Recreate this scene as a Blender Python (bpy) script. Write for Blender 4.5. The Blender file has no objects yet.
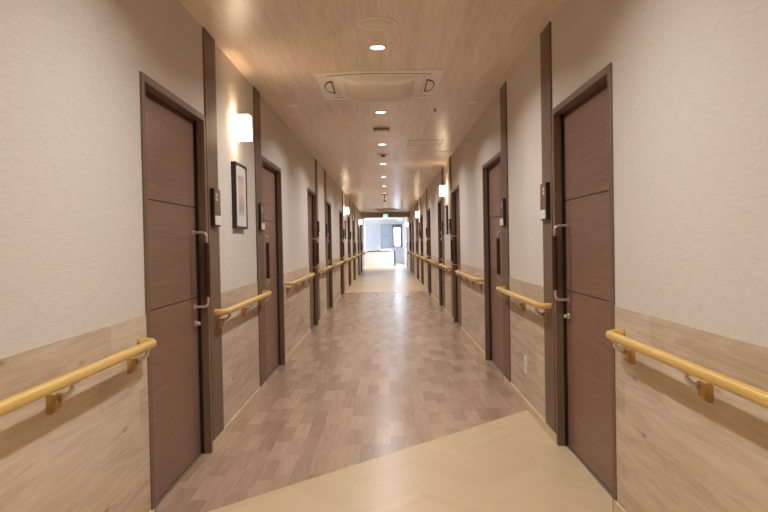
import bpy, bmesh, math, random
from mathutils import Vector, Matrix
random.seed(7)
SC = bpy.context.scene
COL = SC.collection

# ------------------------------------------------------------------ camera
cam = bpy.data.cameras.new('camera'); cam.lens = 680 / 768 * 36; cam.sensor_width = 36
cam.clip_start = .05; cam.clip_end = 200
co = bpy.data.objects.new('camera', cam); COL.objects.link(co)
YAW, PITCH, ROLL, CH = -.00434, -.019435, -.019043, 1.2155
r_ = Vector((math.cos(YAW), -math.sin(YAW), 0)); f0 = Vector((math.sin(YAW), math.cos(YAW), 0)); u0 = Vector((0, 0, 1))
fw = math.cos(PITCH) * f0 + math.sin(PITCH) * u0; up = -math.sin(PITCH) * f0 + math.cos(PITCH) * u0
R = math.cos(ROLL) * r_ + math.sin(ROLL) * up; U = -math.sin(ROLL) * r_ + math.cos(ROLL) * up
m = Matrix((R, U, -fw)).transposed().to_4x4(); m.translation = (0, 0, CH)
co.matrix_world = m
SC.camera = co
# ------------------------------------------------------------------ world, exposure, daylight
w = bpy.data.worlds.new('world'); SC.world = w; w.use_nodes = True
w.node_tree.nodes['Background'].inputs[0].default_value = (.60, .76, 1, 1)
w.node_tree.nodes['Background'].inputs[1].default_value = 14
vs = SC.view_settings
vs.view_transform = 'Standard'; vs.look = 'None'; vs.gamma = 1; vs.use_curve_mapping = False
vs.exposure = 0.40

def area(name, loc, rot, sx, sy, power, color, spread=math.pi):
    l = bpy.data.lights.new(name, 'AREA'); l.shape = 'RECTANGLE'; l.size = sx; l.size_y = sy
    l.energy = power; l.color = color; l.spread = spread
    o = bpy.data.objects.new(name, l); COL.objects.link(o); o.location = loc; o.rotation_euler = rot
    return o
PI = math.pi
DAY = (.66, .80, 1)
pt = area('daylight_portal', (-5.04, 37.6, 1.4), (0, -PI/2, 0), 1.6, 4.6, 1, DAY); pt.data.cycles.is_portal = True   # at the unseen side window added to light the lobby
area('daylight_glass_door', (1.05, 35.0, 1.05), (0, PI/2 - .35, 0), 2.0, 1.3, 70, DAY) # glazed door of the lobby, right side
DOWN_POWER, DOWN_COL = 16.0, (.885, .945, .965)
SCONCE_POWER, SCONCE_COL = 4.0, (1, .72, .42)

# ------------------------------------------------------------------ helpers
def srgb(r, g, b):
    f = lambda c: (c/255/12.92 if c/255 <= .04045 else ((c/255+.055)/1.055)**2.4)
    return (f(r), f(g), f(b), 1)

def newmat(name):
    mt = bpy.data.materials.new(name); mt.use_nodes = True
    nt = mt.node_tree; b = nt.nodes['Principled BSDF']
    return mt, nt, b

def plain(name, col, rough=.5, metal=0, noise=.04, scale=60):
    mt, nt, b = newmat(name)
    tc = nt.nodes.new('ShaderNodeTexCoord'); n = nt.nodes.new('ShaderNodeTexNoise'); n.inputs['Scale'].default_value = scale
    n.inputs['Detail'].default_value = 3
    mx = nt.nodes.new('ShaderNodeMixRGB'); mx.blend_type = 'MIX'
    c = srgb(*col); mx.inputs[1].default_value = tuple(v*(1-noise) for v in c[:3])+(1,)
    mx.inputs[2].default_value = tuple(min(1, v*(1+noise)) for v in c[:3])+(1,)
    nt.links.new(tc.outputs['Object'], n.inputs['Vector']); nt.links.new(n.outputs['Fac'], mx.inputs[0])
    nt.links.new(mx.outputs[0], b.inputs['Base Color'])
    b.inputs['Roughness'].default_value = rough; b.inputs['Metallic'].default_value = metal
    return mt

def emis(name, col, strength, base=(1, 1, 1)):
    mt, nt, b = newmat(name)
    b.inputs['Base Color'].default_value = (*base, 1)
    b.inputs['Emission Color'].default_value = (*col, 1); b.inputs['Emission Strength'].default_value = strength
    return mt

def math_node(nt, op, a, b=None, c=None):
    n = nt.nodes.new('ShaderNodeMath'); n.operation = op
    for i, v in enumerate((a, b, c)):
        if v is None: continue
        if isinstance(v, (int, float)): n.inputs[i].default_value = v
        else: nt.links.new(v, n.inputs[i])
    return n.outputs[0]

def ramp(nt, fac, stops):
    n = nt.nodes.new('ShaderNodeValToRGB')
    while len(n.color_ramp.elements) < len(stops): n.color_ramp.elements.new(.5)
    for e, (p, c) in zip(n.color_ramp.elements, stops): e.position = p; e.color = srgb(*c)
    nt.links.new(fac, n.inputs[0]); return n.outputs[0]

def noise(nt, vec, scale, detail=4, rough=.55, dist=0):
    n = nt.nodes.new('ShaderNodeTexNoise'); n.inputs['Scale'].default_value = scale
    n.inputs['Detail'].default_value = detail; n.inputs['Roughness'].default_value = rough
    n.inputs['Distortion'].default_value = dist
    nt.links.new(vec, n.inputs['Vector']); return n.outputs['Fac']

def mapping(nt, vec, scale, loc=(0, 0, 0)):
    n = nt.nodes.new('ShaderNodeMapping'); n.inputs['Scale'].default_value = scale; n.inputs['Location'].default_value = loc
    nt.links.new(vec, n.inputs['Vector']); return n.outputs[0]

def bump(nt, b, h, strength, dist=.002):
    n = nt.nodes.new('ShaderNodeBump'); n.inputs['Strength'].default_value = strength; n.inputs['Distance'].default_value = dist
    nt.links.new(h, n.inputs['Height']); nt.links.new(n.outputs[0], b.inputs['Normal'])

def objrand_vec(nt):
    tc = nt.nodes.new('ShaderNodeTexCoord'); oi = nt.nodes.new('ShaderNodeObjectInfo')
    add = nt.nodes.new('ShaderNodeVectorMath'); add.operation = 'MULTIPLY_ADD'
    cmb = nt.nodes.new('ShaderNodeCombineXYZ')
    for i in range(3): nt.links.new(oi.outputs['Random'], cmb.inputs[i])
    nt.links.new(cmb.outputs[0], add.inputs[0]); add.inputs[1].default_value = (13, 7, 5)
    nt.links.new(tc.outputs['Object'], add.inputs[2]); return add.outputs[0]

def wood(name, dark, mid, light, scale, rough=.45, coarse=2.0, fine=9.0, coat=0, bumps=.1, spread=1.0):
    """grain is stretched along the axis whose scale is small"""
    mt, nt, b = newmat(name)
    v = objrand_vec(nt); mv = mapping(nt, v, scale)
    a = noise(nt, mv, coarse, 5, .6, .6); f = noise(nt, mv, fine, 6, .7, .2)
    mixv = math_node(nt, 'ADD', math_node(nt, 'MULTIPLY', a, .6), math_node(nt, 'MULTIPLY', f, .4))
    c = ramp(nt, mixv, [(.5-.17*spread, dark), (.5, mid), (.5+.17*spread, light)])
    nt.links.new(c, b.inputs['Base Color']); b.inputs['Roughness'].default_value = rough
    b.inputs['Coat Weight'].default_value = coat
    bump(nt, b, f, bumps, .0006)
    return mt

M = {}
M['door'] = wood('door_laminate', (110, 78, 61), (130, 95, 77), (147, 111, 92), (1.0, 1.0, 26), .42, spread=1.3)
M['frame'] = wood('frame_laminate', (104, 79, 58), (118, 91, 69), (130, 103, 80), (20, 20, .8), .52)
M['strip'] = wood('strip_laminate', (104, 78, 58), (116, 89, 68), (128, 101, 80), (24, 24, .7), .55)
M['rail'] = wood('rail_wood', (206, 162, 80), (219, 176, 96), (229, 190, 114), (14, .8, 14), .32)
M['block'] = wood('bracket_wood', (166, 124, 66), (184, 142, 82), (198, 158, 98), (14, 14, 3), .4)
M['grip'] = wood('grip_wood', (50, 25, 17), (66, 34, 23), (82, 46, 32), (30, 30, 2), .32)
M['base'] = wood('baseboard_wood', (200, 172, 138), (212, 186, 150), (222, 198, 164), (14, .8, 14), .5)
M['metal'] = plain('satin_steel', (206, 196, 184), .34, .65)
M['black'] = plain('black_rubber', (14, 11, 10), .6)
M['darkside'] = plain('dark_plastic', (38, 26, 20), .45)
M['white'] = plain('white_plastic', (226, 222, 214), .4)
M['acwhite'] = plain('ivory_plastic', (251, 243, 228), .65)
M['grille'] = plain('ivory_grille', (238, 226, 204), .75)
M['fitting'] = plain('shaded_housing', (158, 136, 110), .6)  # ceiling box housing; shade of its front is put into the colour
M['slot'] = plain('dark_plastic_and_slot_shade', (112, 94, 72), .7)
M['ceilwhite'] = plain('ceiling_fitting_plastic', (205, 188, 164), .45)
M['lobby'] = plain('lobby_plaster', (222, 222, 224), .7)
M['lobbywarm'] = plain('counter_laminate', (226, 208, 190), .6)
M['countertop'] = plain('counter_stone', (74, 72, 76), .35)
M['threshold'] = plain('threshold_strip', (132, 112, 98), .45, .2)
M['alu'] = plain('grey_window_aluminium', (112, 114, 120), .4, .3)
M['palealu'] = plain('pale_partition_frame', (168, 174, 182), .4, .1)
M['frost'] = plain('frosted_panel', (186, 200, 206), .3)
M['pframe'] = plain('black_picture_frame', (44, 32, 27), .35)
M['mat'] = plain('picture_mat', (214, 208, 196), .8)
M['glow'] = emis('downlight_lens', (1, .93, .85), 6)
M['shade'] = emis('lit_lamp_shade', (1, .80, .56), 8.0)
M['green'] = emis('exit_sign_green', (.08, .75, .45), 2.2, (.1, .5, .3))
M['signwhite'] = emis('exit_sign_white', (.8, 1, .95), 1.6)

# wallpaper: woven, fine horizontal thread
mt, nt, b = newmat('wallpaper'); tc = nt.nodes.new('ShaderNodeTexCoord')
a = noise(nt, mapping(nt, tc.outputs['Object'], (14, 14, 330)), 1, 3, .6)
a2 = noise(nt, mapping(nt, tc.outputs['Object'], (320, 320, 26)), 1, 3, .6)
s = math_node(nt, 'ADD', math_node(nt, 'MULTIPLY', a, .7), math_node(nt, 'MULTIPLY', a2, .3))
nt.links.new(ramp(nt, s, [(.35, (203, 191, 178)), (.65, (219, 208, 196))]), b.inputs['Base Color'])
b.inputs['Roughness'].default_value = .8; bump(nt, b, s, .2, .0015)
M['wallpaper'] = mt

# wainscot: oak laminate planks lying along the corridor, with knots
mt, nt, b = newmat('wainscot_oak'); tc = nt.nodes.new('ShaderNodeTexCoord')
sx = nt.nodes.new('ShaderNodeSeparateXYZ'); nt.links.new(tc.outputs['Object'], sx.inputs[0])
PH = .153
row = math_node(nt, 'FLOOR', math_node(nt, 'DIVIDE', sx.outputs[2], PH))
wn = nt.nodes.new('ShaderNodeTexWhiteNoise'); wn.noise_dimensions = '1D'; nt.links.new(row, wn.inputs['W'])
ys = math_node(nt, 'ADD', sx.outputs[1], math_node(nt, 'MULTIPLY', wn.outputs['Value'], 9.0))
pl = math_node(nt, 'FLOOR', math_node(nt, 'DIVIDE', ys, 1.25))
cm = nt.nodes.new('ShaderNodeCombineXYZ'); nt.links.new(row, cm.inputs[0]); nt.links.new(pl, cm.inputs[1])
wn2 = nt.nodes.new('ShaderNodeTexWhiteNoise'); wn2.noise_dimensions = '2D'; nt.links.new(cm.outputs[0], wn2.inputs['Vector'])
c2 = nt.nodes.new('ShaderNodeCombineXYZ'); nt.links.new(math_node(nt, 'ADD', math_node(nt, 'MULTIPLY', row, 3.7), sx.outputs[0]), c2.inputs[0])
nt.links.new(ys, c2.inputs[1]); nt.links.new(sx.outputs[2], c2.inputs[2])
g1 = noise(nt, mapping(nt, c2.outputs[0], (1, 1.1, 11)), 1.7, 7, .66, .9)
g2 = noise(nt, mapping(nt, c2.outputs[0], (4, 3, 100)), 1.4, 5, .7, .4)
kn = nt.nodes.new('ShaderNodeTexVoronoi'); kn.inputs['Scale'].default_value = 1
nt.links.new(mapping(nt, c2.outputs[0], (1, 3.4, 10)), kn.inputs['Vector'])
knot = math_node(nt, 'SUBTRACT', 1, math_node(nt, 'MINIMUM', math_node(nt, 'MULTIPLY', kn.outputs['Distance'], 7.5), 1))
t = math_node(nt, 'ADD', math_node(nt, 'MULTIPLY', g1, .55), math_node(nt, 'MULTIPLY', g2, .33))
t = math_node(nt, 'ADD', t, math_node(nt, 'MULTIPLY', wn2.outputs['Value'], .13))
t = math_node(nt, 'SUBTRACT', t, math_node(nt, 'MULTIPLY', knot, .24))
nt.links.new(ramp(nt, t, [(.25, (134, 106, 80)), (.36, (176, 149, 121)), (.50, (201, 178, 151)), (.64, (217, 197, 173))]), b.inputs['Base Color'])
b.inputs['Roughness'].default_value = .5; bump(nt, b, g2, .15, .001)
M['wainscot'] = mt

# brown plank floor: short planks along the corridor, staggered
mt, nt, b = newmat('brown_plank_floor'); tc = nt.nodes.new('ShaderNodeTexCoord')
sx = nt.nodes.new('ShaderNodeSeparateXYZ'); nt.links.new(tc.outputs['Object'], sx.inputs[0])
PW, PL = .088, .34
row = math_node(nt, 'FLOOR', math_node(nt, 'DIVIDE', sx.outputs[0], PW))
wn = nt.nodes.new('ShaderNodeTexWhiteNoise'); wn.noise_dimensions = '1D'; nt.links.new(row, wn.inputs['W'])
ys = math_node(nt, 'ADD', sx.outputs[1], math_node(nt, 'MULTIPLY', math_node(nt, 'FLOOR', math_node(nt, 'MULTIPLY', wn.outputs['Value'], 4)), PL/4))
pl = math_node(nt, 'FLOOR', math_node(nt, 'DIVIDE', ys, PL))
cm = nt.nodes.new('ShaderNodeCombineXYZ'); nt.links.new(row, cm.inputs[0]); nt.links.new(pl, cm.inputs[1])
wn2 = nt.nodes.new('ShaderNodeTexWhiteNoise'); wn2.noise_dimensions = '2D'; nt.links.new(cm.outputs[0], wn2.inputs['Vector'])
c2 = nt.nodes.new('ShaderNodeCombineXYZ'); nt.links.new(math_node(nt, 'ADD', sx.outputs[0], math_node(nt, 'MULTIPLY', wn2.outputs['Value'], 5)), c2.inputs[0])
nt.links.new(ys, c2.inputs[1]); nt.links.new(wn2.outputs['Value'], c2.inputs[2])
g1 = noise(nt, mapping(nt, c2.outputs[0], (40, 2.2, 1)), 1.2, 5, .6, .8)
t = math_node(nt, 'ADD', math_node(nt, 'MULTIPLY', g1, .62), math_node(nt, 'MULTIPLY', wn2.outputs['Value'], .38))
nt.links.new(ramp(nt, t, [(.1, (142, 110, 89)), (.5, (172, 139, 114)), (.9, (198, 166, 139))]), b.inputs['Base Color'])
b.inputs['Roughness'].default_value = .25; b.inputs['Specular IOR Level'].default_value = .45
bump(nt, b, noise(nt, mapping(nt, tc.outputs['Object'], (30, 6, 30)), 1, 3), .06, .002)
M['floorbrown'] = mt

# light chevron floor
mt, nt, b = newmat('light_chevron_floor'); tc = nt.nodes.new('ShaderNodeTexCoord')
sx = nt.nodes.new('ShaderNodeSeparateXYZ'); nt.links.new(tc.outputs['Object'], sx.inputs[0])
xx = math_node(nt, 'ADD', sx.outputs[0], 10.75)
zig = math_node(nt, 'PINGPONG', xx, .33)
colu = math_node(nt, 'FLOOR', math_node(nt, 'DIVIDE', xx, .33))
tt = math_node(nt, 'SUBTRACT', sx.outputs[1], math_node(nt, 'MULTIPLY', zig, 1.0))
pl = math_node(nt, 'FLOOR', math_node(nt, 'DIVIDE', tt, .085))
cm = nt.nodes.new('ShaderNodeCombineXYZ'); nt.links.new(colu, cm.inputs[0]); nt.links.new(pl, cm.inputs[1])
wn2 = nt.nodes.new('ShaderNodeTexWhiteNoise'); wn2.noise_dimensions = '2D'; nt.links.new(cm.outputs[0], wn2.inputs['Vector'])
c2 = nt.nodes.new('ShaderNodeCombineXYZ'); nt.links.new(math_node(nt, 'MULTIPLY', tt, 30), c2.inputs[0])
nt.links.new(math_node(nt, 'MULTIPLY', sx.outputs[0], 3), c2.inputs[1]); nt.links.new(colu, c2.inputs[2])
g1 = noise(nt, c2.outputs[0], 1.5, 4, .6, .5)
fr = math_node(nt, 'FRACT', math_node(nt, 'DIVIDE', tt, .085))
seam = math_node(nt, 'LESS_THAN', fr, .035)
t = math_node(nt, 'ADD', math_node(nt, 'MULTIPLY', g1, .6), math_node(nt, 'MULTIPLY', wn2.outputs['Value'], .4))
t = math_node(nt, 'SUBTRACT', t, math_node(nt, 'MULTIPLY', seam, .2))
nt.links.new(ramp(nt, t, [(.15, (201, 172, 136)), (.5, (207, 178, 142)), (.85, (213, 185, 149))]), b.inputs['Base Color'])
b.inputs['Roughness'].default_value = .3; b.inputs['Specular IOR Level'].default_value = .25
M['floorlight'] = mt

# ceiling: pale wood-grain paper along the corridor, slightly glossy
mt, nt, b = newmat('ceiling_wood_paper'); tc = nt.nodes.new('ShaderNodeTexCoord')
sx = nt.nodes.new('ShaderNodeSeparateXYZ'); nt.links.new(tc.outputs['Object'], sx.inputs[0])
row = math_node(nt, 'FLOOR', math_node(nt, 'DIVIDE', sx.outputs[0], .115))
wn = nt.nodes.new('ShaderNodeTexWhiteNoise'); wn.noise_dimensions = '1D'; nt.links.new(row, wn.inputs['W'])
c2 = nt.nodes.new('ShaderNodeCombineXYZ'); nt.links.new(sx.outputs[0], c2.inputs[0])
nt.links.new(math_node(nt, 'ADD', sx.outputs[1], math_node(nt, 'MULTIPLY', wn.outputs['Value'], 11)), c2.inputs[1])
g1 = noise(nt, mapping(nt, c2.outputs[0], (16, .9, 1)), 1.4, 5, .62, .8)
g2 = noise(nt, mapping(nt, c2.outputs[0], (90, 3.0, 1)), 1.3, 4, .6)
t = math_node(nt, 'ADD', math_node(nt, 'MULTIPLY', g1, .5), math_node(nt, 'MULTIPLY', g2, .38))
t = math_node(nt, 'ADD', t, math_node(nt, 'MULTIPLY', wn.outputs['Value'], .1))
nt.links.new(ramp(nt, t, [(.28, (208, 181, 156)), (.46, (231, 208, 184)), (.66, (247, 229, 210))]), b.inputs['Base Color'])
b.inputs['Roughness'].default_value = .36
b.inputs['Coat Weight'].default_value = .07; b.inputs['Coat Roughness'].default_value = .12
bump(nt, b, g2, .1, .0008)
M['ceiling'] = mt

# glass
mt, nt, b = newmat('window_glass'); b.inputs['Transmission Weight'].default_value = 1; b.inputs['Roughness'].default_value = .02
b.inputs['Base Color'].default_value = (.96, .98, 1, 1); b.inputs['IOR'].default_value = 1.1
M['glass'] = mt

# abstract generic print
mt, nt, b = newmat('picture_print'); tc = nt.nodes.new('ShaderNodeTexCoord')
sx = nt.nodes.new('ShaderNodeSeparateXYZ'); nt.links.new(tc.outputs['Object'], sx.inputs[0])
n = noise(nt, tc.outputs['Object'], 14, 3)
t = math_node(nt, 'ADD', math_node(nt, 'DIVIDE', sx.outputs[2], .46), math_node(nt, 'MULTIPLY', math_node(nt, 'SUBTRACT', n, .5), .35))
nt.links.new(ramp(nt, t, [(.15, (196, 186, 176)), (.3, (158, 136, 128)), (.55, (206, 184, 164)), (.7, (198, 174, 162)), (.85, (168, 148, 164))]), b.inputs['Base Color'])
b.inputs['Roughness'].default_value = .35
M['print'] = mt

# ---- mesh building
class MB:
    def __init__(s): s.bm = bmesh.new()
    def box(s, x0, x1, y0, y1, z0, z1, mi=0, bev=0):
        x0, x1 = min(x0, x1), max(x0, x1); y0, y1 = min(y0, y1), max(y0, y1); z0, z1 = min(z0, z1), max(z0, z1)
        r = bmesh.ops.create_cube(s.bm, size=1)
        for v in r['verts']: v.co = ((x0+x1)/2 + v.co.x*(x1-x0), (y0+y1)/2 + v.co.y*(y1-y0), (z0+z1)/2 + v.co.z*(z1-z0))
        fs = set(f for v in r['verts'] for f in v.link_faces)
        for f in fs: f.material_index = mi
        if bev:
            es = list(set(e for v in r['verts'] for e in v.link_edges))
            bmesh.ops.bevel(s.bm, geom=es, offset=bev, segments=2, affect='EDGES', profile=.7)
        return s
    def poly(s, pts, mi=0):
        f = s.bm.faces.new([s.bm.verts.new(p) for p in pts]); f.material_index = mi; return s
    def prism(s, pts2, a0, a1, axis=2, smooth=False):
        """closed outline pts2 extruded along axis between a0 and a1"""
        def P(p, a):
            return {2: (p[0], p[1], a), 1: (p[0], a, p[1]), 0: (a, p[0], p[1])}[axis]
        A = [s.bm.verts.new(P(p, a0)) for p in pts2]; B = [s.bm.verts.new(P(p, a1)) for p in pts2]
        n = len(pts2); s.bm.faces.new(A); s.bm.faces.new(B[::-1])
        for i in range(n):
            f = s.bm.faces.new((A[i], B[i], B[(i+1) % n], A[(i+1) % n])); f.smooth = smooth
        return s
    def tube(s, pts, rad, seg=14, rz=None):
        pts = [Vector(p) for p in pts]; rings = []
        prevn = None
        for i, p in enumerate(pts):
            d = (pts[min(i+1, len(pts)-1)] - pts[max(i-1, 0)]).normalized()
            ref = Vector((0, 0, 1)) if abs(d.z) < .9 else Vector((0, 1, 0))
            if prevn is not None: n = (prevn - d*prevn.dot(d)).normalized()
            else: n = d.cross(ref).normalized()
            prevn = n; bq = d.cross(n).normalized()
            rings.append([s.bm.verts.new(p + n*math.cos(t)*rad + bq*math.sin(t)*(rz or rad)) for t in [2*PI*k/seg for k in range(seg)]])
        for a, b_ in zip(rings, rings[1:]):
            for k in range(seg):
                f = s.bm.faces.new((a[k], a[(k+1) % seg], b_[(k+1) % seg], b_[k])); f.smooth = True
        s.bm.faces.new(rings[0]); s.bm.faces.new(rings[-1][::-1])
        return s
    def lathe(s, prof, seg=32, cap=True):
        """prof: (r, z) list around z axis"""
        rings = []
        for r, z in prof:
            rings.append([s.bm.verts.new((r*math.cos(2*PI*k/seg), r*math.sin(2*PI*k/seg), z)) for k in range(seg)])
        for a, b_ in zip(rings, rings[1:]):
            for k in range(seg):
                f = s.bm.faces.new((a[k], a[(k+1) % seg], b_[(k+1) % seg], b_[k])); f.smooth = True
        if cap:
            s.bm.faces.new(rings[0]); s.bm.faces.new(rings[-1])
        return s
    def build(s, name, mats, parent=None):
        bmesh.ops.recalc_face_normals(s.bm, faces=s.bm.faces)
        me = bpy.data.meshes.new(name); s.bm.to_mesh(me); s.bm.free()
        for mm in (mats if isinstance(mats, (list, tuple)) else [mats]): me.materials.append(mm)
        o = bpy.data.objects.new(name, me); COL.objects.link(o)
        if parent: o.parent = parent
        return o

def tag(o, label=None, cat=None, group=None, kind=None):
    if label: o['label'] = label
    if cat: o['category'] = cat
    if group: o['group'] = group
    if kind: o['kind'] = kind
    return o
def empty(name, loc=(0, 0, 0)):
    e = bpy.data.objects.new(name, None); COL.objects.link(e); e.location = loc; e.empty_display_size = .1; return e
def copy_tree(o, parent=None):
    c = o.copy(); COL.objects.link(c)
    if parent: c.parent = parent
    for ch in list(o.children): copy_tree(ch, c)
    return c
def struct(mb, name, mats, label=None, cat=None):
    return tag(mb.build(name, mats), label, cat, kind='structure')

# ------------------------------------------------------------------ dimensions
XL, XR, H = -1.0592, .9945, 2.5
WX = {-1: XL, 1: XR}
SIDE = {-1: 'left', 1: 'right'}
DT, WAIN, BB = 1.98, .92, .06
YB = -4.0                                                     # corridor goes on behind the camera
doorsC = [(2.96, 4.005), (5.78, 6.88), (9.2, 10.24), (12.0, 13.02), (15.3, 16.35), (18.5, 19.55), (21.35, 22.4), (24.8, 25.8), (27.5, 28.5)]
DOORS = {-1: doorsC, 1: [(2.975, 4.03), (5.80, 6.94)] + doorsC[2:] + [(32.3, 33.3)]}
END = {-1: 34.0, 1: 42.0}
stripsC = [(4.01, 4.265), (5.52, 5.775), (10.25, 10.5), (11.75, 11.995), (16.41, 16.65), (19.61, 19.85), (21.1, 21.345), (22.46, 22.7)]
STRIPS = {-1: stripsC, 1: [(4.04, 4.285), (5.53, 5.795)] + stripsC[2:]}
GAPR = (34.3, 35.7)                                            # glazed door of the lobby, right wall
YW = 42.0                                                      # lobby end wall
ORD = ['first', 'second', 'third', 'fourth', 'fifth', 'sixth', 'seventh', 'eighth', 'ninth', 'tenth', 'eleventh', 'twelfth', 'thirteenth', 'fourteenth']

# ------------------------------------------------------------------ structure
fl = MB(); ZF = 0
yn0 = 3.19 - .735*0; 
def diag(x): return 3.19 + (x + .735) * .966
fl.poly([(-1.3, YB, 0), (1.25, YB, 0), (1.25, diag(1.25), 0), (-1.3, diag(-1.3), 0)], 1)
fl.poly([(-1.3, diag(-1.3), 0), (1.25, diag(1.25), 0), (1.25, 16.8, 0), (-1.3, 16.8, 0)], 0)
fl.poly([(-5.2, 16.8, 0), (1.25, 16.8, 0), (1.25, YW+.1, 0), (-5.2, YW+.1, 0)], 1)
struct(fl, 'floor', [M['floorbrown'], M['floorlight']], 'brown plank vinyl floor crossed by a pale chevron section', 'floor')
ce = MB()
ce.box(XL-.2, XR+.2, YB, 29.2, H, H+.05)
struct(ce, 'ceiling', M['ceiling'], 'pale wood-grain corridor ceiling', 'ceiling')
ce = MB(); ce.box(-5.2, XR+.2, 29.2, YW+.1, H, H+.05)
struct(ce, 'ceiling_lobby', M['lobby'], 'white ceiling over the lobby', 'ceiling')

for s in (-1, 1):
    X = WX[s]; wl = MB(); wa = MB(); bb = MB()
    segs = []; y = YB
    for a, b_ in DOORS[s]:
        segs.append((y, a + .02)); y = b_ - .02
        wl.box(X, X + s*.15, a + .02, b_ - .02, DT - .02, H); wl.box(X + s*.1, X + s*.15, a - .01, b_ + .01, 0, H)  # second box: unseen slab added behind the leaf to stop sky light leaking
    if s == 1: segs.append((y, GAPR[0])); wl.box(X, X + s*.15, GAPR[0], GAPR[1], 2.1, H); y = GAPR[1]
    segs.append((y, END[s]))
    for a, b_ in segs:
        wl.box(X, X + s*.15, a, b_, 0, H)
        e = b_ if b_ < 29.5 else min(b_, 34)
        if a < 30:
            wa.box(X, X - s*.003, a, e, BB, WAIN)
            bb.box(X, X - s*.012, a, e, 0, BB, bev=.002)
    struct(wl, 'wall_' + SIDE[s], M['wallpaper'], 'cream woven wallpaper wall on the %s of the corridor' % SIDE[s], 'wall')
    struct(wa, 'trim_%d' % (1 if s < 0 else 2), M['wainscot'], 'pale oak plank wainscot on the %s wall' % SIDE[s], 'wainscot')
    struct(bb, 'baseboard_' + SIDE[s], M['base'], 'light wooden baseboard along the %s wall' % SIDE[s], 'baseboard')
# unseen back wall, added behind the camera to enclose the light
struct(MB().box(XL-.2, XR+.2, YB-.1, YB, 0, H), 'wall_back', M['wallpaper'], 'unseen cream wall added behind the viewer to enclose the light', 'wall')
# header beam over the mouth of the lobby
struct(MB().box(XL-.0, XR+.0, 29.05, 29.3, 2.29, H, bev=.004), 'trim_3', M['ceiling'], 'tan header beam over the far mouth of the corridor', 'beam')

# lobby walls
lw = MB(); lw.box(-5.2, XL-.15, 33.85, 34.0, 0, H)
struct(lw, 'wall_lobby_front', M['lobby'], 'white lobby wall turning left at the corridor end', 'wall')
wx0, wx1, wz0, wz1 = .37, .95, .93, 2.34
lw = MB()
lw.box(-5.2, wx0, YW, YW+.12, 0, H); lw.box(wx1, XR+.2, YW, YW+.12, 0, H)
lw.box(wx0, wx1, YW, YW+.12, 0, wz0); lw.box(wx0, wx1, YW, YW+.12, wz1, H)
struct(lw, 'wall_end', M['lobby'], 'white end wall of the lobby', 'wall')
lw = MB(); lw.box(-5.2, -5.1, 34, 35.3, 0, H); lw.box(-5.2, -5.1, 39.9, YW+.1, 0, H); lw.box(-5.2, -5.1, 35.3, 39.9, 0, .6); lw.box(-5.2, -5.1, 35.3, 39.9, 2.2, H)
struct(lw, 'wall_lobby_side', M['lobby'], 'white side wall of the lobby', 'wall')
wn_ = empty('window_3', (-5.15, 37.6, .6)); tag(wn_, 'unseen wide window added in the left lobby wall for daylight', 'window', kind='structure')  # out of view; added and sized to let daylight into the lobby
f = MB()
for y in (-2.3, -.03, 2.24): f.box(-.04, .04, y, y+.06, .05, 1.55)
f.box(-.04, .04, -2.3, 2.3, 0, .05); f.box(-.04, .04, -2.3, 2.3, 1.55, 1.6); f.build('window_frame', M['alu'], wn_)
# ceiling drop in lobby
struct(MB().box(-5.1, XR, 39.3, 39.5, 2.36, H), 'trim_4', M['lobby'], 'white drop beam across the lobby ceiling', 'beam')

# end window
wr = empty('window_1', ((wx0+wx1)/2, YW, wz0)); tag(wr, 'narrow bright window in the far end wall', 'window', kind='structure')
hw = (wx1-wx0)/2; hh = wz1 - wz0
f = MB()
f.box(-hw, -hw+.10, -.03, .09, 0, hh); f.box(hw-.10, hw, -.03, .09, 0, hh)
f.box(-hw+.10, hw-.10, -.03, .09, 0, .08); f.box(-hw+.10, hw-.10, -.03, .09, hh-.22, hh)
f.build('window_frame', M['alu'], wr)
MB().box(-hw+.10, hw-.10, .03, .036, .08, hh-.22).build('window_pane', M['glass'], wr)

# frosted partition beside the window
pr = empty('window_2', (-.03, YW, .92)); tag(pr, 'grey framed frosted glass partition left of the bright window', 'window', kind='structure')
f = MB(); pw, ph = .315, 1.42
f.box(-pw, -pw+.035, -.05, 0, 0, ph); f.box(pw-.035, pw, -.05, 0, 0, ph); f.box(-pw, pw, -.05, 0, 0, .03); f.box(-pw, pw, -.05, 0, ph-.05, ph)
f.box(-pw+.03, pw-.03, -.055, 0, ph*.5, ph*.5+.045)
f.build('window_frame', M['palealu'], pr)
MB().box(-pw+.035, pw-.035, -.03, -.01, .03, ph-.05).build('window_pane', M['frost'], pr)

# glazed lobby door, right
gd = empty('door_glazed', (XR, sum(GAPR)/2, 0)); tag(gd, 'glazed door on the right side of the lobby', 'door', kind='structure')
g2_ = (GAPR[1]-GAPR[0])/2
f = MB()
for a, b_ in ((-g2_, -g2_+.05), (g2_-.05, g2_), (-.025, .025)): f.box(-.01, .14, a, b_, 0, 2.1)
f.box(-.01, .14, -g2_+.05, -.025, 2.04, 2.1); f.box(-.01, .14, .025, g2_-.05, 2.04, 2.1)
f.build('door_frame', M['alu'], gd)
struct(MB().box(XR+.15, XR+.9, GAPR[0]-.4, GAPR[1]+.4, -.03, 0), 'floor_porch', M['floorlight'])

# ------------------------------------------------------------------ fluted strips (full height)
ti = 5
for s in (-1, 1):
    for a, b_ in STRIPS[s]:
        X = WX[s]; sb = MB(); sb.box(X, X - s*.009, a, b_, BB, H)
        n = 4; wd = (b_-a)/n
        for k in range(n):
            sb.box(X - s*.008, X - s*.011, a + k*wd + (.0014 if k else 0), a + (k+1)*wd - (.0014 if k < n-1 else 0), BB, H)
        struct(sb, 'trim_%d' % ti, M['strip']); ti += 1

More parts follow.
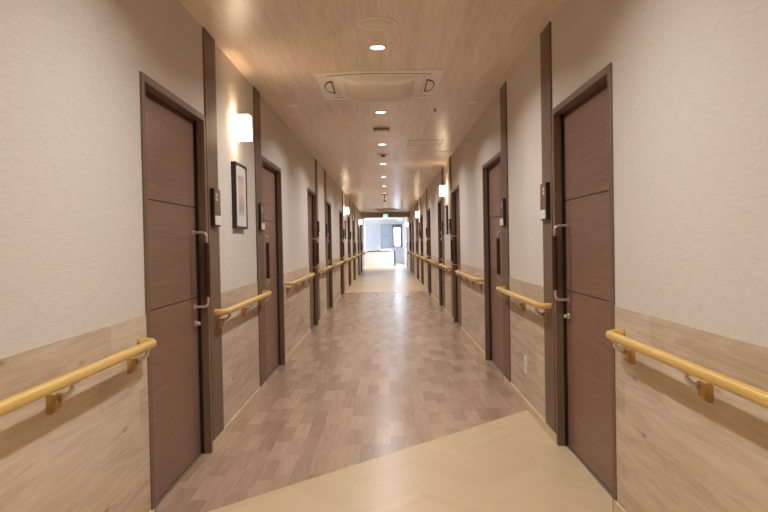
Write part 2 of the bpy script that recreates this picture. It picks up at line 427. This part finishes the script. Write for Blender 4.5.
# ------------------------------------------------------------------ doors
def make_door(s, handle_far, W=1.05):
    """origin: near bottom corner of the frame at the wall plane; y runs along the corridor, -s*x into it"""
    root = empty('door')
    I = -s                                                      # direction into the corridor
    cw, ct, proud = .042, .036, .009
    f = MB()
    f.box(I*proud, -I*.09, 0, cw, 0, DT, bev=.003)
    f.box(I*proud, -I*.09, W-cw, W, 0, DT, bev=.003)
    f.box(I*proud, -I*.09, cw, W-cw, DT-ct, DT, bev=.003)
    f.build('door_frame', M['frame'], root)
    # leaf: three panels divided by two thin grooves
    lx = -I*.050
    l = MB()
    y0, y1 = cw + .001, W - cw - .012
    for z0, z1 in ((.012, .917), (.922, 1.438), (1.443, DT-ct-.022)):
        l.box(lx, lx - I*.036, y0, y1, z0, z1, bev=.0012)
    leaf = l.build('leaf', M['door'], root)
    q = MB(); q.box(lx - I*.012, lx - I*.034, y0, y1, .910, .930); q.box(lx - I*.012, lx - I*.034, y0, y1, 1.430, 1.450)
    q.build('groove', M['black'], leaf)
    MB().box(lx + I*.017, lx - I*.036, W-cw-.010, W-cw, .0, DT-ct).build('seal', M['black'], root)
    MB().box(lx + I*.003, lx - I*.05, cw, W-cw-.012, DT-ct-.022, DT-ct).build('top_track', M['grip'], root)
    MB().box(lx + I*.010, lx - I*.03, cw, W-cw, 0, .005).build('threshold', M['threshold'], root)
    # pull handle: steel elbows with a dark wooden grip
    hy = W - .075 - cw if handle_far else cw + .045
    h = MB(); bx = I*.030
    for z0, dz in ((1.295, -1), (.868, 1)):
        pts = [(lx, hy, z0), (lx + (bx-lx)*.55, hy, z0)]
        for k in range(1, 7):
            t = k/6*PI/2
            pts.append((bx - I*.028*(1-math.sin(t)), hy, z0 + dz*.028*(1-math.cos(t))))
        pts.append((bx, hy, z0 + dz*.075))
        h.tube(pts, .0075, 12)
        h.box(lx, lx + I*.006, hy-.014, hy+.014, z0-.014, z0+.014, bev=.002)
    hd = h.build('handle', M['metal'], root)
    MB().tube([(bx, hy, .925), (bx, hy, .930), (bx, hy, 1.23), (bx, hy, 1.235)], .0155, 16).build('grip', M['grip'], hd)
    # lock
    k = MB(); k.tube([(lx, hy, .772), (lx + I*.012, hy, .772)], .017, 18); k.tube([(lx+I*.012, hy, .772), (lx + I*.030, hy, .772)], .011, 16)
    k.build('lock', M['metal'], root)
    return root
PROTO = {}
di = 1
for s in (-1, 1):
    for i, (a, b_) in enumerate(DOORS[s]):
        key = (s, i % 2 == 0)
        if key not in PROTO: PROTO[key] = make_door(s, i % 2 == 0); d = PROTO[key]
        else: d = copy_tree(PROTO[key])
        d.name = 'door_%d' % di; di += 1
        d.location = (WX[s], a, 0); d.scale = (1, (b_-a)/1.05, 1)
        tag(d, '%s brown door from the camera on the %s wall' % (ORD[i], SIDE[s]), 'door', 'brown room doors', 'structure')

# ------------------------------------------------------------------ handrails
def make_rail(s, L):
    root = empty('handrail')
    I = -s; off = .073; zr = .815
    t = MB(); pts = [(0, .012, zr), (I*.03, .012, zr)]
    rr = .05
    def arc(yc, sgn):
        return [(I*(off - rr + rr*math.sin(q)), yc - sgn*rr*math.cos(q), zr) for q in [k/7*PI/2 for k in range(8)]]
    y0 = .02
    p = [(0, y0, zr), (I*(off-rr)*.6, y0, zr)] + arc(y0 + rr, 1) + [(I*off, L*.25, zr), (I*off, L*.5, zr), (I*off, L*.75, zr)]
    p += [(a_, L - b_, c_) for a_, b_, c_ in reversed(arc(y0 + rr, 1))] + [(I*(off-rr)*.6, L - y0, zr), (0, L - y0, zr)]
    t.tube(p, .0175, 18, .019)
    t.build('rail', M['rail'], root)
    n = max(2, round((L-.26)/.67)+1)
    for k in range(n):
        y = .13 + (L-.26)*k/(n-1)
        b_ = MB()
        # tapered wooden shoe on the wall
        b_.prism([(0, .705), (I*.018, .707), (I*.030, .722), (I*.032, .765), (0, .770)], y-.021, y+.021, 1)
        bl = b_.build('bracket', M['block'], root)
        a_ = MB()
        a_.tube([(I*.028, y, .752), (I*.045, y, .756), (I*.062, y, .766), (I*.076, y, .782), (I*off, y, .798)], .0055, 10, .009)
        a_.box(I*(off-.014), I*(off+.010), y-.024, y+.024, .793, .799)
        a_.build('metal_arm', M['metal'], bl)
    return root
def railspans(s):
    D = DOORS[s]; out = [(-2.6, 2.88, 'nearest the camera, ending at the first door')]
    ext = [(4.08, 5.72), (6.96, 9.12), (10.3, 11.95), (13.05, 15.25), (16.45, 18.42), (19.65, 21.28), (22.48, 24.72), (25.87, 27.42)]
    for i, (a, b_) in enumerate(ext): out.append((a, b_, 'between the %s and %s doors' % (ORD[i], ORD[i+1])))
    out.append((28.56, 33.9 if s < 0 else 32.2, 'past the ninth door'))
    return out
for s in (-1, 1):
    for a, b_, txt in railspans(s):
        r = make_rail(s, b_-a); r.location = (WX[s] - s*.003, a, 0)
        tag(r, 'yellow wooden handrail on the %s wall %s' % (SIDE[s], txt), 'handrail', 'yellow wall handrails')

# ------------------------------------------------------------------ room number plates on the strips
def make_plate(s):
    root = empty('room_plate'); I = -s
    b_ = MB(); b_.box(0, I*.024, -.075, .075, 0, .225, bev=.003); b_.build('plate_body', M['darkside'], root)
    MB().box(I*.0235, I*.026, -.071, .071, .068, .221).build('front_panel', M['strip'], root)
    q = MB(); q.box(I*.0245, I*.030, -.068, .068, .008, .064, bev=.003); q.build('white_switch', M['white'], root)
    q = MB(); q.box(I*.0255, I*.0275, -.04, .0, .178, .196); q.box(I*.0255, I*.0275, -.04, .0, .153, .171); q.build('name_tag', M['ceilwhite'], root)
    return root
pidx = {-1: [1, 2, 3, 4, 5, 6, 7], 1: [1, 2, 3, 4, 5, 6, 7]}
for s in (-1, 1):
    proto = None
    for i, (a, b_) in enumerate(STRIPS[s][:7]):
        p = proto = make_plate(s) if proto is None else proto
        if i: p = copy_tree(proto)
        p.location = (WX[s] - s*.011, (a+b_)/2 - .005, 1.335)
        tag(p, 'dark room plate with white switch on the %s wall, beside the %s door' % (SIDE[s], ORD[min(i, 6)]), 'sign', 'room plates on the fluted strips')

# ------------------------------------------------------------------ wall lamps
def make_lamp(s):
    root = empty('wall_lamp'); I = -s
    MB().box(0, I*.008, -.045, .045, .02, .155, bev=.003).build('back_plate', M['white'], root)
    sh = MB(); d0, d1, hw_, h_ = .034, .116, .058, .17; th = .003
    sh.box(I*d1, I*(d1-th), -hw_, hw_, 0, h_)
    sh.box(I*.004, I*(d1-th), -hw_, -hw_+th, 0, h_); sh.box(I*.004, I*(d1-th), hw_-th, hw_, 0, h_)
    sh.box(I*d0, I*(d1-th), -hw_+th, hw_-th, 0, th); sh.box(I*d0, I*(d1-th), -hw_+th, hw_-th, h_-th, h_)
    sh.build('lamp_shade', M['shade'], root)
    l = bpy.data.lights.new('lamp_bulb', 'POINT'); l.energy = SCONCE_POWER; l.color = SCONCE_COL; l.shadow_soft_size = .008
    lo = bpy.data.objects.new('lamp_bulb', l); COL.objects.link(lo); lo.parent = root; lo.location = (I*.022, 0, .09)
    return root
for s, ys_ in ((-1, (4.79, 17.2, 26.4)), (1, (11.1, 20.35, 31.4))):
    proto = None
    names = ('nearest', 'second', 'farthest')
    for i, y in enumerate(ys_):
        p = make_lamp(s) if proto is None else copy_tree(proto)
        proto = proto or p
        p.location = (WX[s], y, 1.955)
        tag(p, 'lit square wall lamp on the %s wall, %s of its three' % (SIDE[s], names[i]), 'lamp', 'square wall lamps')

# ------------------------------------------------------------------ pictures
def make_picture(s):
    root = empty('framed_picture'); I = -s; hw_, h_ = .185, .46; fw_ = .016
    f = MB()
    f.box(0, I*.032, -hw_, -hw_+fw_, 0, h_); f.box(0, I*.032, hw_-fw_, hw_, 0, h_)
    f.box(0, I*.032, -hw_+fw_, hw_-fw_, 0, fw_); f.box(0, I*.032, -hw_+fw_, hw_-fw_, h_-fw_, h_)
    f.build('frame', M['pframe'], root)
    MB().box(I*.004, I*.026, -hw_+fw_, hw_-fw_, fw_, h_-fw_).build('mat_board', M['mat'], root)
    MB().box(I*.0262, I*.0275, -.085, .085, .095, .375).build('print', M['print'], root)
    return root
for s, ys_, lab in ((-1, (4.86, 17.4), ('below the nearest left wall lamp', 'below the second left wall lamp')), (1, (11.1, 20.4), ('below the nearest right wall lamp', 'below the second right wall lamp'))):
    for i, y in enumerate(ys_):
        p = make_picture(s) if i == 0 else copy_tree(p)
        p.location = (WX[s], y, 1.335)
        tag(p, 'dark framed picture with white mat, %s' % lab[i], 'picture', 'framed pictures')

# ------------------------------------------------------------------ downlights
def make_down():
    root = empty('downlight')
    MB().lathe([(.048, .0), (.057, -.001), (.058, -.005), (.052, -.007), (.047, -.004)], 36, False).build('trim_ring', M['white'], root)
    MB().lathe([(.0475, -.0035), (.0475, -.0005)], 36).build('lens', M['glow'], root)
    l = bpy.data.lights.new('downlight_beam', 'AREA'); l.shape = 'DISK'; l.size = .09; l.energy = DOWN_POWER; l.color = DOWN_COL; l.spread = 2.65
    lo = bpy.data.objects.new('downlight_beam', l); COL.objects.link(lo); lo.parent = root; lo.location = (0, 0, -.009)
    return root
XM = -.035
ys_ = [-2.1, .1, 2.29] + [4.4856, 6.7, 8.89, 11.09, 13.27, 15.42, 17.6, 19.8, 22.0, 24.2, 31.6, 33.8]  # last two are unseen lobby lamps, added to brighten the far floor
dl = None; vis = 0
for y in ys_:
    d = make_down() if dl is None else copy_tree(dl); dl = dl or d
    d.location = (XM, y, H)
    if y < 4: lab = 'round recessed downlight in the ceiling behind or above the viewer at %s' % {-2.1: 'the back', .1: 'the middle', 2.29: 'the front'}[y]
    else: lab = 'lit round ceiling downlight, %s in the row counted from the camera' % ORD[vis]; vis += 1
    tag(d, lab, 'ceiling light', 'round ceiling downlights')

# ------------------------------------------------------------------ ceiling speaker
sp = empty('ceiling_speaker', (-.035, 4.0, H)); tag(sp, 'round flush ceiling speaker nearest the camera', 'speaker')
MB().lathe([(.10, -.003), (.104, -.009), (.112, -.009), (.1175, -.004), (.1175, 0)], 48, False).build('rim', M['acwhite'], sp)
MB().lathe([(.101, -.002), (.101, -.0055), (.05, -.0075), (.001, -.008)], 48).build('speaker_grille', M['grille'], sp)

# ------------------------------------------------------------------ ceiling cassette air conditioners
def make_ac():
    root = empty('air_conditioner')
    e = .487
    p = MB(); p.box(-e, e, -e, e, -.009, 0, bev=.003); p.build('panel', M['acwhite'], root)
    c = .30
    # hanging body: its underside is lowest across the middle
    def prof(x):
        t = max(0, min(1, (.35-abs(x))/.20)); t = t*t*(3-2*t); return -.014 - .052*t
    def edge(x): return .345 + .055*(1-(x/.38)**2)
    def slab(hx, ky, off, name, mat, par, lip=True):
        q = MB(); n = 28; rows = []
        for k in range(n+1):
            x = -hx + 2*hx*k/n; y = edge(x)*ky; z = prof(x) - off
            rows.append([q.bm.verts.new((x, -y, -.006)), q.bm.verts.new((x, -y, z+.008)), q.bm.verts.new((x, -y+.010, z)),
                         q.bm.verts.new((x, y-.010, z)), q.bm.verts.new((x, y, z+.008)), q.bm.verts.new((x, y, -.006))])
        for a, b_ in zip(rows, rows[1:]):
            for m_ in range(6): f_ = q.bm.faces.new((a[m_], a[(m_+1) % 6], b_[(m_+1) % 6], b_[m_])); f_.smooth = m_ == 2
        q.bm.faces.new(rows[0]); q.bm.faces.new(rows[-1][::-1])
        return q.build(name, mat, par)
    slab(.355, 1, 0, 'hanging_body', M['acwhite'], root)
    slab(.275, .74, .0018, 'intake_grille', M['grille'], root)
    # thin dark joint along the near and far edges of the body
    for sg in (-1, 1):
        n = 28; q = MB(); A = []; B = []
        for k in range(n+1):
            x = -.40 + .80*k/n; y = (.368 + .058*(1-(x/.42)**2)); A.append((x, sg*y)); B.append((x, sg*(y+.012)))
        q.prism(A + B[::-1], -.0105, -.007); q.build('joint', M['slot'], root)
        # curved side outlet with its flap
        o_ = MB(); o_.prism([(sg*(.372 + .075*math.sin(t)), -.225*math.cos(t)) for t in [PI*k/20 for k in range(21)]], -.0115, -.007)
        o_.build('outlet_slot', M['slot'], root)  # flat sheet: shade of the opening is put into its dark colour
        o_ = MB(); o_.prism([(sg*(.382 + .056*math.sin(t)), -.012-.165*math.cos(t)) for t in [PI*k/20 for k in range(21)]], -.016, -.010)
        o_.build('flap', M['acwhite'], root)
    return root
def rr_(hx, hy, r, n=6):
    pts = []
    for cx, cy, a0 in ((hx-r, hy-r, 0), (-hx+r, hy-r, PI/2), (-hx+r, -hy+r, PI), (hx-r, -hy+r, 3*PI/2)):
        for k in range(n+1): pts.append((cx + r*math.cos(a0+k/n*PI/2), cy + r*math.sin(a0+k/n*PI/2)))
    return pts
ac = make_ac(); ac.location = (-.034, 5.575, H)
tag(ac, 'large ivory ceiling cassette air conditioner nearest the camera', 'air conditioner', 'ceiling air conditioners')
ac2 = copy_tree(ac); ac2.location = (-.034, 26.3, H)
tag(ac2, 'distant ceiling cassette air conditioner just before the header beam', 'air conditioner', 'ceiling air conditioners')

# ------------------------------------------------------------------ small ceiling fittings
spk = None
WORD = {6.3: 'nearest', 9.7: 'second', 12.6: 'third', 16.0: 'fourth'}
for y in (6.3, 9.7, 12.6, 16.0):
    for x, sd in ((-.85, 'left'), (.82, 'right')):
        if spk is None: o = spk = MB().lathe([(.058, 0), (.06, -.004), (.054, -.007), (.001, -.008)], 28).build('sprinkler_cover', M['acwhite'])
        else: o = spk.copy(); COL.objects.link(o)
        o.location = (x, y, H)
        tag(o, '%s small round cover plate along the %s edge of the ceiling' % (WORD[y], sd), 'sprinkler', 'round sprinkler cover plates')
def box_fit(y, lab):
    r = empty('ceiling_sensor', (XM, y, H)); tag(r, lab, 'sensor')
    MB().box(-.088, .088, -.1, .1, -.026, 0, bev=.004).build('housing', M['fitting'], r)
    MB().box(-.08, .08, -.075, .1, -.034, -.0255, bev=.003).build('cover', M['acwhite'], r)
box_fit(7.72, 'small rectangular box on the ceiling behind the second downlight')
r = empty('ceiling_sensor', (XM+.01, 9.95, H)); tag(r, 'flat square plate with dark centre on the ceiling behind the third downlight', 'sensor')
MB().box(-.08, .08, -.14, .14, -.006, 0, bev=.002).build('plate', M['ceilwhite'], r)
q = MB(); q.lathe([(.03, -.006), (.028, -.03), (.012, -.034)], 20); q.build('lens', M['slot'], r)
sm = MB(); sm.lathe([(.012, 0), (.012, -.010), (.006, -.028), (.002, -.030)], 18)
o = sm.build('ceiling_hook', M['slot']); o.location = (.49, 6.6, H); tag(o, 'tiny dark fitting on the ceiling right of the air conditioner', 'ceiling fitting')
# inspection hatch with a thin metal edge
r = empty('access_hatch', (.52, 8.82, H)); tag(r, 'square access hatch outlined in the ceiling, right of the row of downlights', 'hatch')
hs = .22; q = MB()
for a in (-1, 1):
    q.box(-hs, hs, a*hs-.006, a*hs+.006, -.003, 0); q.box(a*hs-.003, a*hs+.003, -hs+.006, hs-.006, -.002, 0)
q.build('hatch_edge', M['slot'], r)
MB().box(-hs+.009, hs-.009, -hs+.009, hs-.009, -.002, 0).build('hatch_panel', M['ceiling'], r)
# hanging sensor
r = empty('hanging_fitting', (XM, 18.1, H)); tag(r, 'small dark fitting hanging from the ceiling far down the corridor', 'ceiling fitting')
MB().lathe([(.085, 0), (.085, -.008), (.03, -.012), (.001, -.013)], 24).build('ceiling_plate', M['slot'], r)
MB().lathe([(.012, -.01), (.012, -.14), (.03, -.145), (.028, -.19), (.002, -.2)], 16).build('stem', M['slot'], r)

# ------------------------------------------------------------------ power outlet, right wall
r = empty('wall_outlet', (XR-.003, 4.90, .255)); tag(r, 'white wall outlet on the wainscot under the nearest right-hand short handrail', 'outlet')
MB().box(0, -.008, -.036, .036, 0, .125, bev=.002).build('cover_plate', M['white'], r)
q = MB()
for z in (.035, .075): q.box(-.0078, -.010, -.014, .014, z, z+.024)
q.build('socket', M['ceilwhite'], r)

# ------------------------------------------------------------------ exit signs
r = empty('exit_sign', (-.03, 28.2, 2.2)); tag(r, 'green and white hanging exit sign at the end of the corridor', 'sign')
MB().box(-.10, .10, -.02, .02, 0, .20, bev=.004).build('sign_case', M['white'], r)
MB().box(-.092, .092, -.024, -.02, .09, .192).build('green_panel', M['green'], r)
q = MB(); q.box(-.092, .092, -.024, -.02, .008, .088); q.build('white_panel', M['signwhite'], r)
fig = MB()   # running figure and arrow, white on green
fig.box(-.02, .0, -.026, -.0235, .168, .184); fig.box(-.022, -.004, -.026, -.0235, .135, .166)
fig.poly([(-.022, -.026, .140), (-.004, -.026, .136), (.024, -.026, .112), (.012, -.026, .106)])
fig.poly([(-.022, -.026, .140), (-.008, -.026, .134), (-.038, -.026, .104), (-.05, -.026, .11)])
fig.poly([(-.02, -.026, .162), (-.02, -.026, .152), (-.046, -.026, .140), (-.048, -.026, .148)])
fig.build('running_figure', M['signwhite'], r)
MB().tube([(0, 0, .198), (0, 0, .25), (0, 0, .3)], .008, 10).build('hanger', M['metal'], r)
r = empty('exit_sign', (.72, 36.2, 2.36)); tag(r, 'small glowing green exit sign in the lobby beyond the header', 'sign')
MB().box(-.075, .075, -.02, .02, 0, .14, bev=.004).build('sign_case', M['white'], r)
MB().box(-.07, .07, -.024, -.02, .006, .134).build('green_panel', M['green'], r)
fig = MB(); fig.box(-.015, .0, -.026, -.0235, .108, .122); fig.box(-.017, -.001, -.026, -.0235, .07, .104)
fig.poly([(-.017, -.026, .074), (-.001, -.026, .07), (.022, -.026, .04), (.012, -.026, .035)])
fig.poly([(-.017, -.026, .074), (-.004, -.026, .068), (-.03, -.026, .035), (-.04, -.026, .042)])
fig.build('running_figure', M['signwhite'], r)

# ------------------------------------------------------------------ reception counter
r = empty('reception_counter', (-1.05, 35.1, 0)); tag(r, 'white reception counter with dark top at the far end', 'counter')
q = MB(); q.box(-1.5, 1.40, 0, .55, 0, .76, bev=.006); q.build('counter_body', M['lobbywarm'], r)
q = MB(); q.box(-1.55, 1.50, -.04, .6, .76, .80, bev=.004); q.build('worktop', M['countertop'], r)
q = MB(); q.box(1.403, 1.50, -.02, .58, 0, .758, bev=.004); q.build('end_panel', M['countertop'], r)
o = MB().box(-.09, .09, -.06, .06, 0, .13, bev=.006).build('paper_box', M['white']); o.location = (-.98, 35.35, .80)
tag(o, 'small white box standing on the reception counter', 'box')
o = MB().box(-.26, .26, -.1, .1, 0, .09, bev=.004).build('tray', M['white']); o.location = (-.02, 35.35, .80)
tag(o, 'low white tray at the right end of the reception counter', 'tray')
v = MB().lathe([(.03, 0), (.055, .03), (.06, .09), (.035, .16), (.03, .2), (.04, .22), (.032, .222), (.025, .19), (.001, .18)], 24).build('vase', M['ceilwhite'])
v.location = (-.42, 35.3, .80); tag(v, 'pale rounded vase on the reception counter', 'vase')
